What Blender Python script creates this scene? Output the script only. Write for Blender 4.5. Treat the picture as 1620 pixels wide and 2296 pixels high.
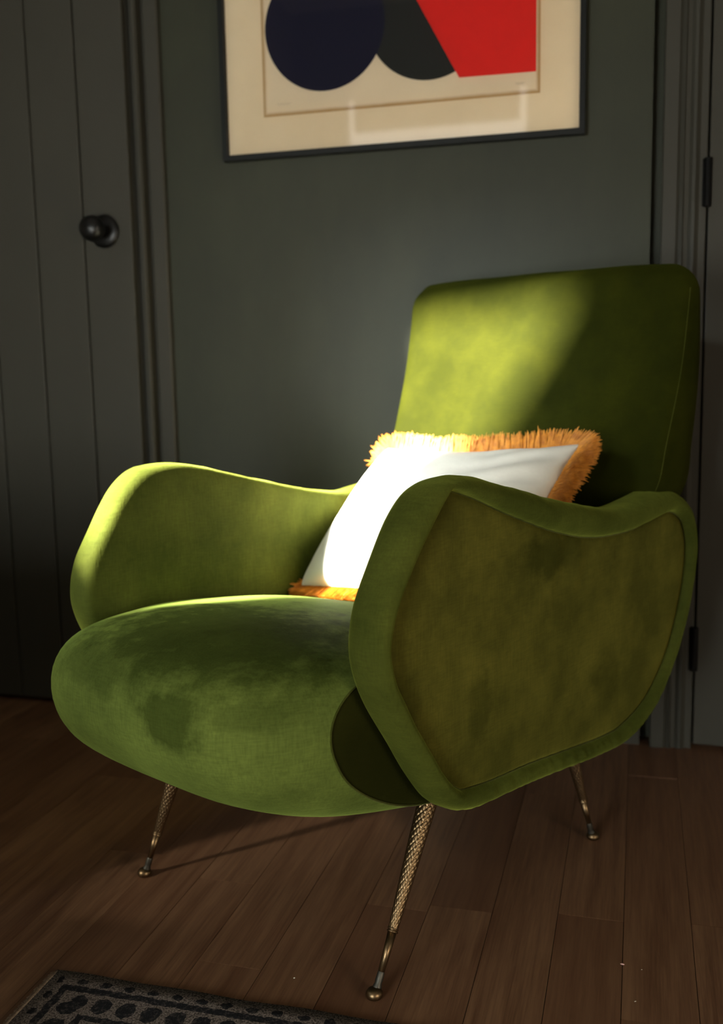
import bpy, bmesh, math, random
from mathutils import Vector, Matrix, noise
random.seed(7)
for o in list(bpy.data.objects): bpy.data.objects.remove(o)
SC = bpy.context.scene
COL = SC.collection
R = math.radians

# ------------------------------------------------------------------ camera
FPX, PITCH, ROLL, YAW, CAM_H = 2250.0, 8.1, 1.07, 15.5, 0.80
p, r, y = R(PITCH), R(ROLL), R(YAW)
fw = Vector((-math.sin(y)*math.cos(p), math.cos(y)*math.cos(p), -math.sin(p)))
rt = Vector((math.cos(y), math.sin(y), 0)); up = rt.cross(fw)
rt2 = rt*math.cos(r)-up*math.sin(r); up2 = rt*math.sin(r)+up*math.cos(r)
cd = bpy.data.cameras.new('camera'); cam = bpy.data.objects.new('camera', cd); COL.objects.link(cam)
cam.matrix_world = Matrix(((rt2.x, up2.x, -fw.x, 0), (rt2.y, up2.y, -fw.y, 0), (rt2.z, up2.z, -fw.z, CAM_H), (0, 0, 0, 1)))
cd.sensor_fit = 'HORIZONTAL'; cd.sensor_width = 24.0; cd.lens = FPX/1620*24.0
cd.clip_start = 0.05; cd.clip_end = 60
cd.dof.use_dof = True; cd.dof.focus_distance = 1.28; cd.dof.aperture_fstop = 3.6
SC.camera = cam

# ------------------------------------------------------------------ light
SC.view_settings.view_transform = 'Standard'; SC.view_settings.look = 'None'
SC.view_settings.gamma = 1.0; SC.view_settings.use_curve_mapping = False
SC.view_settings.exposure = 0.0
W = bpy.data.worlds.new('World'); SC.world = W; W.use_nodes = True
bg = W.node_tree.nodes['Background']; bg.inputs[0].default_value = (0.75, 0.85, 1.0, 1); bg.inputs[1].default_value = 0.6
SUN_E = 27.0
sun_dir = Vector((0.649*math.cos(R(SUN_E)), 0.760*math.cos(R(SUN_E)), -math.sin(R(SUN_E))))
sl = bpy.data.lights.new('sun', 'SUN'); sl.energy = 88.0; sl.angle = R(2.4); sl.color = (1.0, 0.93, 0.78)
so = bpy.data.objects.new('sun', sl); COL.objects.link(so); so.rotation_euler = sun_dir.to_track_quat('-Z', 'Y').to_euler()
# added second sun for the wall's soft light pool: same direction, wide, weak
hl = bpy.data.lights.new('sun_wall_glow', 'SUN'); hl.energy = 12.0; hl.angle = R(13); hl.color = (0.90, 0.97, 1.0)
ho = bpy.data.objects.new('sun_wall_glow', hl); COL.objects.link(ho); ho.rotation_euler = so.rotation_euler
# daylight from the window behind the camera 
WX0, WX1, WZ0, WZ1, YF = -1.30, -0.60, 0.08, 1.15, -1.35
al = bpy.data.lights.new('window_daylight', 'AREA'); al.shape = 'RECTANGLE'; al.size = WX1-WX0; al.size_y = WZ1-WZ0
al.energy = 54.0; al.color = (0.97, 1.0, 0.93)
ao = bpy.data.objects.new('window_daylight', al); COL.objects.link(ao)
ao.location = ((WX0+WX1)/2, YF-0.10, (WZ0+WZ1)/2); ao.rotation_euler = Vector((0, 1, 0)).to_track_quat('-Z', 'Z').to_euler()

# the fanlight above that window
fl_ = bpy.data.lights.new('fanlight_daylight', 'AREA'); fl_.shape = 'RECTANGLE'; fl_.size = 1.10; fl_.size_y = 0.46; fl_.energy = 6.5; fl_.color = (1.0, 0.98, 0.93)
fo_ = bpy.data.objects.new('fanlight_daylight', fl_); COL.objects.link(fo_)
fo_.location = (-1.10, YF-0.06, 2.10); fo_.rotation_euler = ao.rotation_euler
# sky light entering through the small left window
kl = bpy.data.lights.new('left_window_daylight', 'AREA'); kl.shape = 'RECTANGLE'; kl.size = 0.44; kl.size_y = 0.70
kl.energy = 3.0; kl.color = (0.92, 0.98, 1.0)
ko = bpy.data.objects.new('left_window_daylight', kl); COL.objects.link(ko)
ko.location = (-1.98, 0.13, 1.76); ko.rotation_euler = Vector((1, 0, 0)).to_track_quat('-Z', 'Z').to_euler()
# added warm fill from the right, behind an opening made for it
RY_0, RY_1, RZ_0, RZ_1, XRW = -0.75, 0.15, 0.25, 1.25, 1.6
bl_ = bpy.data.lights.new('side_fill_warm', 'AREA'); bl_.shape = 'RECTANGLE'; bl_.size = RY_1-RY_0; bl_.size_y = RZ_1-RZ_0
bl_.energy = 36.0; bl_.color = (1.0, 0.86, 0.66)
bo = bpy.data.objects.new('side_fill_warm', bl_); COL.objects.link(bo)
bo.location = (XRW+0.10, (RY_0+RY_1)/2, (RZ_0+RZ_1)/2); bo.rotation_euler = Vector((-1, 0, 0)).to_track_quat('-Z', 'Z').to_euler()

# ------------------------------------------------------------------ helpers
def obj(name, me, mat=None, parent=None, smooth=False):
    o = bpy.data.objects.new(name, me); COL.objects.link(o)
    if mat is not None and not me.materials: me.materials.append(mat)
    if parent is not None: o.parent = parent
    if smooth:
        for f in me.polygons: f.use_smooth = True
    return o
def empty(name, loc=(0, 0, 0), rz=0, parent=None):
    o = bpy.data.objects.new(name, None); COL.objects.link(o); o.location = loc; o.rotation_euler = (0, 0, rz)
    o.empty_display_size = 0.05
    if parent is not None: o.parent = parent
    return o
def tag(o, label, cat, group=None):
    o['label'] = label; o['category'] = cat
    if group: o['group'] = group
    return o
def struct(o, label=None, cat=None):
    o['kind'] = 'structure'
    if label: o['label'] = label
    if cat: o['category'] = cat
    return o
def mesh(name, vs, fs, recalc=True):
    me = bpy.data.meshes.new(name); me.from_pydata([tuple(v) for v in vs], [], fs)
    if recalc:
        bm = bmesh.new(); bm.from_mesh(me); bmesh.ops.recalc_face_normals(bm, faces=bm.faces); bm.to_mesh(me); bm.free()
    me.update(); return me
def boxmesh(name, x0, x1, y0, y1, z0, z1, bev=0.0, seg=2):
    bm = bmesh.new(); bmesh.ops.create_cube(bm, size=1)
    for v in bm.verts:
        v.co = Vector(((x0+x1)/2+v.co.x*(x1-x0), (y0+y1)/2+v.co.y*(y1-y0), (z0+z1)/2+v.co.z*(z1-z0)))
    if bev > 0: bmesh.ops.bevel(bm, geom=list(bm.edges), offset=bev, segments=seg, affect='EDGES', profile=0.5)
    me = bpy.data.meshes.new(name); bm.to_mesh(me); bm.free(); return me
def lathe(name, prof, seg=32, closed=True):
    """prof: list of (radius, z)"""
    vs, fs = [], []
    for (rr, z) in prof:
        for k in range(seg):
            a = 2*math.pi*k/seg; vs.append((rr*math.cos(a), rr*math.sin(a), z))
    for i in range(len(prof)-1):
        for k in range(seg):
            k2 = (k+1) % seg; fs.append((i*seg+k, i*seg+k2, (i+1)*seg+k2, (i+1)*seg+k))
    if closed:
        fs.append(tuple(range(seg))); n = (len(prof)-1)*seg; fs.append(tuple(n+k for k in range(seg)))
    return mesh(name, vs, fs)
def cr(pts, n, closed=True):
    """Catmull-Rom through pts (tuples of any length), arc-length resampled to n points"""
    m = len(pts); out = []
    segs = m if closed else m-1
    g = lambda i: pts[i % m] if closed else pts[max(0, min(m-1, i))]
    for i in range(segs):
        p0, p1, p2, p3 = g(i-1), g(i), g(i+1), g(i+2)
        for k in range(24):
            t = k/24.0
            out.append(tuple(0.5*((2*b)+(-a+c)*t+(2*a-5*b+4*c-d)*t*t+(-a+3*b-3*c+d)*t**3) for a, b, c, d in zip(p0, p1, p2, p3)))
    if closed: out.append(out[0])
    else: out.append(tuple(pts[-1]))
    L = [0]
    for a, b in zip(out, out[1:]): L.append(L[-1]+math.hypot(b[0]-a[0], b[1]-a[1]))
    res = []; j = 0
    for k in range(n):
        s = L[-1]*k/(n if closed else n-1)
        while j < len(L)-2 and L[j+1] < s: j += 1
        f = (s-L[j])/max(1e-9, L[j+1]-L[j]); res.append(tuple(a+(b-a)*f for a, b in zip(out[j], out[j+1])))
    return res
def interp(tab, x):
    if x <= tab[0][0]: return tab[0][1]
    for (a, b), (c, d) in zip(tab, tab[1:]):
        if x <= c: return b+(d-b)*(x-a)/(c-a)
    return tab[-1][1]
def sst(a, b, x):
    t = max(0.0, min(1.0, (x-a)/(b-a))); return t*t*(3-2*t)
def rings(name, loops, cap0=None, cap1=None, closed=True):
    """stack of equal-length loops -> tube; caps are centre points or None"""
    n = len(loops[0]); vs = [v for l in loops for v in l]; fs = []
    for i in range(len(loops)-1):
        for k in range(n if closed else n-1):
            k2 = (k+1) % n; fs.append((i*n+k, i*n+k2, (i+1)*n+k2, (i+1)*n+k))
    if cap0 is not None:
        c = len(vs); vs.append(cap0); fs += [(c, k, (k+1) % n) for k in range(n)]
    if cap1 is not None:
        c = len(vs); vs.append(cap1); b = (len(loops)-1)*n; fs += [(c, b+k, b+(k+1) % n) for k in range(n)]
    return mesh(name, vs, fs)
def tube(name, path, rad, seg=8, closed=True):
    n = len(path); loops = []
    P = [Vector(q) for q in path]
    for i in range(n):
        t = (P[(i+1) % n]-P[i-1]) if closed else (P[min(n-1, i+1)]-P[max(0, i-1)])
        t.normalize(); a = t.cross(Vector((0.3, 0.2, 0.93))); a.normalize(); b = t.cross(a)
        rr = rad(i/n) if callable(rad) else rad
        loops.append([P[i]+a*rr*math.cos(2*math.pi*k/seg)+b*rr*math.sin(2*math.pi*k/seg) for k in range(seg)])
    if closed: loops.append(loops[0]); return rings(name, loops)
    return rings(name, loops, P[0], P[-1])
def inset(pts, d):
    """pts: list (x,z,...) counter/clockwise closed; d(i) inward distance -> list of (x,z)"""
    n = len(pts); A = sum(pts[i][0]*pts[(i+1) % n][1]-pts[(i+1) % n][0]*pts[i][1] for i in range(n))
    sg = 1 if A > 0 else -1; out = []
    for i in range(n):
        tx = pts[(i+1) % n][0]-pts[i-1][0]; tz = pts[(i+1) % n][1]-pts[i-1][1]; l = math.hypot(tx, tz) or 1
        dd = d(i) if callable(d) else d
        out.append((pts[i][0]-sg*tz/l*dd, pts[i][1]+sg*tx/l*dd))
    return out

# ------------------------------------------------------------------ material helpers
def newmat(name):
    m = bpy.data.materials.new(name); m.use_nodes = True; nt = m.node_tree
    return m, nt, nt.nodes['Principled BSDF']
def nd(nt, typ, **kw):
    n = nt.nodes.new(typ)
    for k, v in kw.items():
        if k.startswith('i_'): n.inputs[int(k[2:])].default_value = v
        else: setattr(n, k, v)
    return n
def mth(nt, op, a, b=None, c=None):
    n = nt.nodes.new('ShaderNodeMath'); n.operation = op
    for i, v in enumerate((a, b, c)):
        if v is None: continue
        if isinstance(v, (int, float)): n.inputs[i].default_value = v
        else: nt.links.new(v, n.inputs[i])
    return n.outputs[0]
def mixc(nt, fac, a, b, blend='MIX'):
    n = nt.nodes.new('ShaderNodeMix'); n.data_type = 'RGBA'; n.blend_type = blend
    for s, v in ((0, fac), (6, a), (7, b)):
        if isinstance(v, (int, float)): n.inputs[s].default_value = v
        elif isinstance(v, tuple): n.inputs[s].default_value = (*v, 1) if len(v) == 3 else v
        else: nt.links.new(v, n.inputs[s])
    return n.outputs[2]
def ramp(nt, fac, a, b, ca=(0, 0, 0), cb=(1, 1, 1)):
    n = nt.nodes.new('ShaderNodeValToRGB'); e = n.color_ramp.elements
    e[0].position = a; e[1].position = b; e[0].color = (*ca, 1); e[1].color = (*cb, 1)
    nt.links.new(fac, n.inputs[0]); return n.outputs[0]
def noi(nt, vec, scale, detail=3, rough=0.5, stretch=None):
    if stretch:
        mp = nt.nodes.new('ShaderNodeMapping'); mp.inputs['Scale'].default_value = stretch; nt.links.new(vec, mp.inputs[0]); vec = mp.outputs[0]
    n = nt.nodes.new('ShaderNodeTexNoise'); n.inputs['Scale'].default_value = scale; n.inputs['Detail'].default_value = detail; n.inputs['Roughness'].default_value = rough
    nt.links.new(vec, n.inputs['Vector']); return n.outputs[0]
def bump(nt, bs, h, strength, dist=0.002):
    b = nt.nodes.new('ShaderNodeBump'); b.inputs['Strength'].default_value = strength; b.inputs['Distance'].default_value = dist
    nt.links.new(h, b.inputs['Height']); nt.links.new(b.outputs[0], bs.inputs['Normal'])
def objco(nt): return nt.nodes.new('ShaderNodeTexCoord').outputs['Object']
def geopos(nt): return nt.nodes.new('ShaderNodeNewGeometry').outputs['Position']

def mat_velvet(name, ca, cb, sheen, tint, patch=None, seed=0.0):
    m, nt, bs = newmat(name); co = objco(nt)
    mp = nd(nt, 'ShaderNodeMapping'); mp.inputs['Location'].default_value = (seed, seed*1.7, seed*0.6); nt.links.new(co, mp.inputs[0]); v = mp.outputs[0]
    big = noi(nt, v, 7.5, 4, 0.62); f = ramp(nt, big, 0.38, 0.66)
    weave = noi(nt, v, 60, 2, 0.6, (1, 1, 6)); weave2 = noi(nt, v, 60, 2, 0.6, (6, 6, 0.8))
    col = mixc(nt, f, ca, cb)
    w = mth(nt, 'ADD', mth(nt, 'MULTIPLY', weave, 0.5), mth(nt, 'MULTIPLY', weave2, 0.5))
    col = mixc(nt, ramp(nt, w, 0.36, 0.64), mixc(nt, 0.3, col, (0.01, 0.012, 0.002)), col)
    sw = mth(nt, 'MULTIPLY_ADD', f, 0.35*sheen, 0.72*sheen)
    if patch:      # brushed nap, and painted shade on the seat top: (centre, radii, strength)
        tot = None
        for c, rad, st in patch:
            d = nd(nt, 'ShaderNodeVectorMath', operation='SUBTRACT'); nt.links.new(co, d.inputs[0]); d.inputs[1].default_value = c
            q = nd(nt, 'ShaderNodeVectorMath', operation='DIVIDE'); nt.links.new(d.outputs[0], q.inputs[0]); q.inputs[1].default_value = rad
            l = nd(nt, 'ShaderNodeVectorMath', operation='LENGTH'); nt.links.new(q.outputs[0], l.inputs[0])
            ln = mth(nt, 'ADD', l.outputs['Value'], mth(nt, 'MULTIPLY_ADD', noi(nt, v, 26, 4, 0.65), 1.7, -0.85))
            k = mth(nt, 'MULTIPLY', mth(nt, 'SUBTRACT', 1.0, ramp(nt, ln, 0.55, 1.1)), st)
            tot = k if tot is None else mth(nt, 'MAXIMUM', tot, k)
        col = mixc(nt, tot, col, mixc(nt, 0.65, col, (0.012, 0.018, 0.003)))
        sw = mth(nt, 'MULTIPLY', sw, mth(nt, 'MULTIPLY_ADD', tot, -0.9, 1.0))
    nt.links.new(col, bs.inputs['Base Color']); nt.links.new(sw, bs.inputs['Sheen Weight'])
    bs.inputs['Roughness'].default_value = 0.75; bs.inputs['Specular IOR Level'].default_value = 0.02
    bs.inputs['Sheen Roughness'].default_value = 0.45; bs.inputs['Sheen Tint'].default_value = (*tint, 1)
    h = mth(nt, 'ADD', mth(nt, 'MULTIPLY', w, 0.25), noi(nt, v, 14, 3, 0.5))
    bump(nt, bs, h, 0.45, 0.006); return m
def mat_paint(name, col, var=0.12, rough=0.5, sc=2.2):
    m, nt, bs = newmat(name); v = geopos(nt)
    f = noi(nt, v, sc, 5, 0.6); f2 = noi(nt, v, 9, 4, 0.6, (1, 1, 0.35))
    k = mth(nt, 'ADD', mth(nt, 'MULTIPLY', f, 0.6), mth(nt, 'MULTIPLY', f2, 0.4))
    d = tuple(c*(1-var) for c in col); l = tuple(min(1, c*(1+var)) for c in col)
    nt.links.new(mixc(nt, ramp(nt, k, 0.35, 0.65), d, l), bs.inputs['Base Color'])
    bs.inputs['Roughness'].default_value = rough; bs.inputs['Specular IOR Level'].default_value = 0.35
    bump(nt, bs, noi(nt, v, 160, 2), 0.12, 0.0006); return m
def mat_plain(name, col, rough=0.5, metal=0.0, spec=0.5, var=0.1):
    m, nt, bs = newmat(name)
    f = noi(nt, objco(nt), 40, 3); nt.links.new(mixc(nt, ramp(nt, f, 0.3, 0.7), tuple(c*(1-var) for c in col), tuple(min(1, c*(1+var)) for c in col)), bs.inputs['Base Color'])
    bs.inputs['Roughness'].default_value = rough; bs.inputs['Metallic'].default_value = metal; bs.inputs['Specular IOR Level'].default_value = spec
    return m
def mat_wood():
    m, nt, bs = newmat('floor_wood'); g = geopos(nt)
    oi = nd(nt, 'ShaderNodeObjectInfo'); rnd = oi.outputs['Random']
    cb = nd(nt, 'ShaderNodeCombineXYZ'); nt.links.new(mth(nt, 'MULTIPLY', rnd, 13.0), cb.inputs[0]); nt.links.new(mth(nt, 'MULTIPLY', rnd, 7.0), cb.inputs[1])
    va = nd(nt, 'ShaderNodeVectorMath', operation='ADD'); nt.links.new(g, va.inputs[0]); nt.links.new(cb.outputs[0], va.inputs[1]); v = va.outputs[0]
    gr = noi(nt, v, 1.0, 6, 0.62, (46, 2.6, 1)); fine = noi(nt, v, 1.0, 3, 0.7, (320, 9, 1)); blot = noi(nt, v, 5.0, 3)
    k = mth(nt, 'ADD', mth(nt, 'MULTIPLY', gr, 0.6), mth(nt, 'MULTIPLY', fine, 0.4))
    c1 = mixc(nt, ramp(nt, k, 0.36, 0.62), (0.095, 0.044, 0.022), (0.245, 0.136, 0.073))
    c2 = mixc(nt, mth(nt, 'MULTIPLY', rnd, 0.62), c1, (0.095, 0.042, 0.022))
    c3 = mixc(nt, mth(nt, 'MULTIPLY', blot, 0.25), c2, (0.10, 0.036, 0.018))
    nt.links.new(c3, bs.inputs['Base Color'])
    nt.links.new(mth(nt, 'MULTIPLY_ADD', k, 0.25, 0.32), bs.inputs['Roughness']); bs.inputs['Specular IOR Level'].default_value = 0.4
    bump(nt, bs, k, 0.18, 0.0008); return m

OLIVE_D, OLIVE_L = (0.036, 0.045, 0.0075), (0.062, 0.073, 0.0120)
M = {}
M['velvet'] = mat_velvet('green_velvet', OLIVE_D, OLIVE_L, 0.40, (0.50, 0.60, 0.10))
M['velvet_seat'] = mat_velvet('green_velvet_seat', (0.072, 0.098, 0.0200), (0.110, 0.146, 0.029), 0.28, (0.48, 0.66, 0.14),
    patch=[((0.475, 0.105, 0.395), (0.10, 0.058, 0.042), 0.95), ((0.43, 0.205, 0.405), (0.08, 0.07, 0.022), 0.5), ((0.36, 0.05, 0.480), (0.24, 0.27, 0.085), 0.85), ((0.47, -0.06, 0.43), (0.12, 0.12, 0.035), 0.55)], seed=1.3)  # the broad top patch is shade painted into the seat colour
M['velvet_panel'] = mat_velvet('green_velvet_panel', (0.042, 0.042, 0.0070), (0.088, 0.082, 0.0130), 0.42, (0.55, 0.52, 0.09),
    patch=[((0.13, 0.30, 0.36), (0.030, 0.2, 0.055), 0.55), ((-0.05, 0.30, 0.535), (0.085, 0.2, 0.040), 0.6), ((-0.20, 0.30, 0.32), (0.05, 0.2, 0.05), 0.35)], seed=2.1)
M['velvet_thread'] = mat_velvet('green_velvet_seam', OLIVE_D, OLIVE_L, 0.4, (0.5, 0.5, 0.2))
M['velvet_side_shade'] = mat_velvet('green_velvet_side_shade', (0.012, 0.013, 0.0020), (0.019, 0.020, 0.0030), 0.10, (0.4, 0.45, 0.1), seed=5.2)  # base darkened: shade between seat and arm put into the colour
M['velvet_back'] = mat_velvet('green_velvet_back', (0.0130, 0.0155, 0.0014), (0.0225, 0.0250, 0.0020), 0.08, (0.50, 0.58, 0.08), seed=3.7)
M['wall'] = mat_paint('wall_paint_green_grey', (0.0255, 0.0285, 0.0158), 0.24, 0.55)
M['wood_paint'] = mat_paint('joinery_paint_green_grey', (0.036, 0.0345, 0.0260), 0.07, 0.60)
M['dark_room'] = mat_paint('room_paint', (0.22, 0.21, 0.18), 0.08, 0.6)
M['ceiling'] = mat_paint('ceiling_paint', (0.45, 0.44, 0.41), 0.05, 0.8)
M['wood'] = mat_wood()
M['subfloor'] = mat_plain('subfloor_dark', (0.010, 0.007, 0.005), 0.9)
M['black'] = mat_plain('black_metal', (0.004, 0.004, 0.004), 0.34, 0.0, 0.32)
M['hinge'] = mat_plain('black_hinge_metal', (0.003, 0.003, 0.003), 0.6, 0.0, 0.12)
M['frame'] = mat_plain('black_frame', (0.004, 0.005, 0.005), 0.5, 0, 0.25)
M['brass'] = mat_plain('aged_brass', (0.20, 0.135, 0.072), 0.38, 1.0)
M['steel'] = mat_plain('tarnished_steel', (0.10, 0.095, 0.08), 0.5, 1.0)
M['white_velvet'] = None

# ------------------------------------------------------------------ the room
YB = 2.135
XL, XR, ZC = -1.9, 1.6, 2.75
XW0, XW1 = -1.028, 0.014          # plain wall between the two doors
def wall_with_hole(name, axis, const, thick, a0, a1, hole, mat):
    """axis 'x': wall in plane x=const spanning y a0..a1; hole (h0,h1,z0,z1)"""
    h0, h1, z0, z1 = hole; bm = bmesh.new()
    for (p0, p1, q0, q1) in ((a0, h0, 0, ZC), (h1, a1, 0, ZC), (h0, h1, 0, z0), (h0, h1, z1, ZC)):
        c = bmesh.ops.create_cube(bm, size=1)['verts']
        for v in c:
            A = (p0+p1)/2+v.co.x*(p1-p0); Z = (q0+q1)/2+v.co.z*(q1-q0); T = const+v.co.y*thick+(-thick/2)
            v.co = Vector((T, A, Z)) if axis == 'x' else Vector((A, T, Z))
    bmesh.ops.recalc_face_normals(bm, faces=bm.faces)
    me = bpy.data.meshes.new(name); bm.to_mesh(me); bm.free(); return struct(obj(name, me, mat))
struct(obj('wall_back', boxmesh('wall_back', XW0-0.03, XW1, YB, YB+0.12, 0, ZC), M['wall']))
struct(obj('wall_back', boxmesh('wall_above', XL-0.2, XR+0.2, YB+0.035, YB+0.16, -0.05, ZC), M['wall']))
DOOR_TOP = 2.05
HOLE1 = (-0.22, 0.41, 1.40, 2.36)
# left windows: upper cut to shape the sunbeam, lower dimmed by an added cloth
def wall_poly(name, x, thick, outer, holes, mat, axis='x'):
    bm = bmesh.new(); ring = []
    for xx in (x, x-thick):
        Ls = [[bm.verts.new((xx, a, b) if axis == 'x' else (a, xx, b)) for a, b in L] for L in [outer]+holes]
        es = [bm.edges.new((L[i], L[(i+1) % len(L)])) for L in Ls for i in range(len(L))]
        bmesh.ops.triangle_fill(bm, use_beauty=True, use_dissolve=False, edges=es); ring.append(Ls)
    for A, B_ in zip(*ring):
        for i in range(len(A)): j = (i+1) % len(A); bm.faces.new((A[i], A[j], B_[j], B_[i]))
    bmesh.ops.recalc_face_normals(bm, faces=bm.faces); me = bpy.data.meshes.new(name); bm.to_mesh(me); bm.free()
    return struct(obj(name, me, mat))
LOW = (-0.85, 0.28, 0.86, 1.33)
wall_poly('wall_left', XL, 0.03, [(YF-0.2, 0), (YB+0.1, 0), (YB+0.1, ZC), (YF-0.2, ZC)],
          [[(-0.15, 1.40), (0.41, 1.40), (0.41, 2.015), (-0.210, 2.335), (-0.045, 1.905)], [(LOW[0], LOW[2]), (LOW[1], LOW[2]), (LOW[1], LOW[3]), (LOW[0], LOW[3])]], M['dark_room'])
m, nt, bs = newmat('sun_dimmer_cloth'); out = nt.nodes['Material Output']; nt.nodes.remove(bs)  # unseen cloth added to weaken the sun through the low window
tr = nd(nt, 'ShaderNodeBsdfTransparent'); df = nd(nt, 'ShaderNodeBsdfDiffuse'); df.inputs[0].default_value = (0.5, 0.5, 0.46, 1); mx = nd(nt, 'ShaderNodeMixShader')
wv = noi(nt, geopos(nt), 30, 2, 0.5, (1, 1, 0.05)); sy = nd(nt, 'ShaderNodeSeparateXYZ'); nt.links.new(geopos(nt), sy.inputs[0])      # passes less sun towards the near end, to dim the floor there
gy = nd(nt, 'ShaderNodeMapRange'); nt.links.new(sy.outputs[1], gy.inputs[0]); gy.inputs[1].default_value = -0.25; gy.inputs[2].default_value = 0.05; gy.inputs[3].default_value = 0.9915; gy.inputs[4].default_value = 0.9755
nt.links.new(mth(nt, 'MULTIPLY_ADD', wv, 0.006, gy.outputs[0]), mx.inputs[0])
nt.links.new(tr.outputs[0], mx.inputs[1]); nt.links.new(df.outputs[0], mx.inputs[2]); nt.links.new(mx.outputs[0], out.inputs[0]); M['sheer'] = m
w1 = struct(empty('window_1', (XL, 0, 0)))
nc = 160; vs = []
for k in range(nc+1):
    t_ = k/nc; yy = LOW[0]-0.03+(LOW[1]-LOW[0]+0.06)*t_; xx = 0.028+0.012*math.sin(t_*150); vs += [(xx, yy, LOW[2]-0.04), (xx, yy, LOW[3]+0.03)]
obj('sun_dimmer_cloth', mesh('sun_dimmer_cloth', vs, [(2*k, 2*k+2, 2*k+3, 2*k+1) for k in range(nc)], False), M['sheer'], w1, True)
obj('sun_dimmer_rod', tube('sun_dimmer_rod', [(0.028, LOW[0]-0.06+(LOW[1]-LOW[0]+0.12)*k/8, LOW[3]+0.032) for k in range(9)], 0.006, 10, False), M['black'], w1, True)
# unseen blockers added at the left to keep the lower-left corner dark
struct(obj('shade_blocker', boxmesh('shade_blocker', XL, -0.72, 0.60, 0.70, 0, 0.36), M['dark_room']))
struct(obj('shade_blocker', boxmesh('shade_blocker', XL, -1.05, 1.10, 1.20, 0, 0.52), M['dark_room']))
# wall behind the camera: tall window, and above it a fanlight whose blind lets light in round its edges
wall_poly('wall_front', YF, 0.03, [(XL-0.2, 0), (XR+0.2, 0), (XR+0.2, ZC), (XL-0.2, ZC)],
          [[(WX0, WZ0), (WX1, WZ0), (WX1, WZ1), (WX0, WZ1)],
           [(-1.585, 1.93), (-0.605, 1.93), (-0.605, 2.27), (-0.640, 2.27), (-0.640, 2.10), (-1.550, 2.10), (-1.550, 2.27), (-1.585, 2.27)]], M['dark_room'], 'y')
wall_with_hole('wall_right', 'x', XR+0.12, 0.12, YF-0.2, YB+0.1, (RY_0, RY_1, RZ_0, RZ_1), M['dark_room'])
struct(obj('ceiling', boxmesh('ceiling', XL-0.2, XR+0.2, YF-0.2, YB+0.2, ZC, ZC+0.1), M['ceiling']))
# window joinery (outside the frame; the right-hand one is added for the warm fill)
def window(name, axis, const, hole, bars_a, bars_z):
    h0, h1, z0, z1 = hole; w = 0.03
    def bx(n, a0, a1, q0, q1, parent=None):
        if axis == 'x': me = boxmesh(n, const-0.09, const-0.045, a0, a1, q0, q1, 0.003, 1)
        else: me = boxmesh(n, a0, a1, const-0.09, const-0.045, q0, q1, 0.003, 1)
        return obj(n, me, M['wood_paint'], parent)
    root = struct(empty(name, (0, 0, 0)))
    bx('window_frame', h0-0.01, h0+0.012, z0, z1, root); bx('window_frame', h1-0.012, h1+0.01, z0, z1, root)
    bx('window_frame', h0, h1, z1-0.012, z1+0.01, root); bx('window_sill', h0-0.03, h1+0.03, z0-0.03, z0+0.004, root)
    for a in bars_a: bx('glazing_bar', a-0.010, a+0.010, z0, z1, root)
    for z in bars_z: bx('glazing_bar', h0, h1, z-0.010, z+0.010, root)
window('side_fill_opening', 'x', XR+0.12, (RY_0, RY_1, RZ_0, RZ_1), [-0.3], [])
window('window_2', 'y', YF, (WX0, WX1, WZ0, WZ1), [-0.97], [0.75])

# floor: individual boards on a dark base
BW = 0.0938; X0 = -0.007
floor = struct(obj('floor', boxmesh('floor', XL-0.1, XR+0.1, YF-0.1, YB+0.15, -0.08, -0.014), M['subfloor']))
plank_me = boxmesh('plank', -0.5, 0.5, -0.5, 0.5, -0.5, 0.5)
bm = bmesh.new(); bm.from_mesh(plank_me)
bm.free(); plank_me.materials.append(M['wood'])
fixed = {-1: [1.405], 0: [1.95], 1: [1.422], -2: [1.82], -3: [1.385], -4: [1.366, 2.02], -7: [1.381], -5: [1.72], -6: [1.17]}
n0, n1 = math.floor((XL-X0)/BW), math.ceil((XR-X0)/BW)
for k in range(n0, n1):
    xa = X0+k*BW
    cuts = sorted(fixed.get(k, []))
    if not cuts: cuts = [1.0+random.random()*0.9]
    while cuts[0] > YF: cuts.insert(0, cuts[0]-random.uniform(0.62, 0.98))
    while cuts[-1] < YB+0.05: cuts.append(cuts[-1]+random.uniform(0.62, 0.98))
    for a, b in zip(cuts, cuts[1:]):
        a2, b2 = max(a, YF-0.05), min(b, YB+0.06)
        if b2-a2 < 0.05: continue
        o = obj('plank', plank_me, None, floor)
        dz = random.uniform(-0.0006, 0.0)
        o.location = (xa+BW/2, (a2+b2)/2, -0.007+dz); o.scale = (BW-0.0009, (b2-a2)-0.0008, 0.014)

# left door: tongue-and-groove boards, proud of the frame
d1 = struct(empty('door_1', (-1.45, 2.09, 0)))
YD = 2.09; px = -1.098; PW = 0.1215
for k in range(6):
    xa, xb = px-PW*(k+1), px-PW*k
    me = boxmesh('plank', xa+0.0015-(-1.45), xb-0.0015-(-1.45), 0, 0.03, 0.012, DOOR_TOP, 0.0028, 2)
    obj('plank', me, M['wood_paint'], d1)
obj('ledge', boxmesh('ledge', px-PW*6+1.45, px+1.45, 0.02, 0.034, 0.02, DOOR_TOP-0.01), M['wood_paint'], d1)
kb = empty('door_knob', (-1.166+1.45, 0, 1.117), 0, d1)
me = lathe('rose', [(0.0, 0.0), (0.036, 0.0), (0.037, 0.003), (0.033, 0.007), (0.024, 0.009), (0.014, 0.012), (0.0, 0.012)], 40, False)
o = obj('rose', me, M['black'], kb, True); o.rotation_euler = (R(90), 0, 0)
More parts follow.
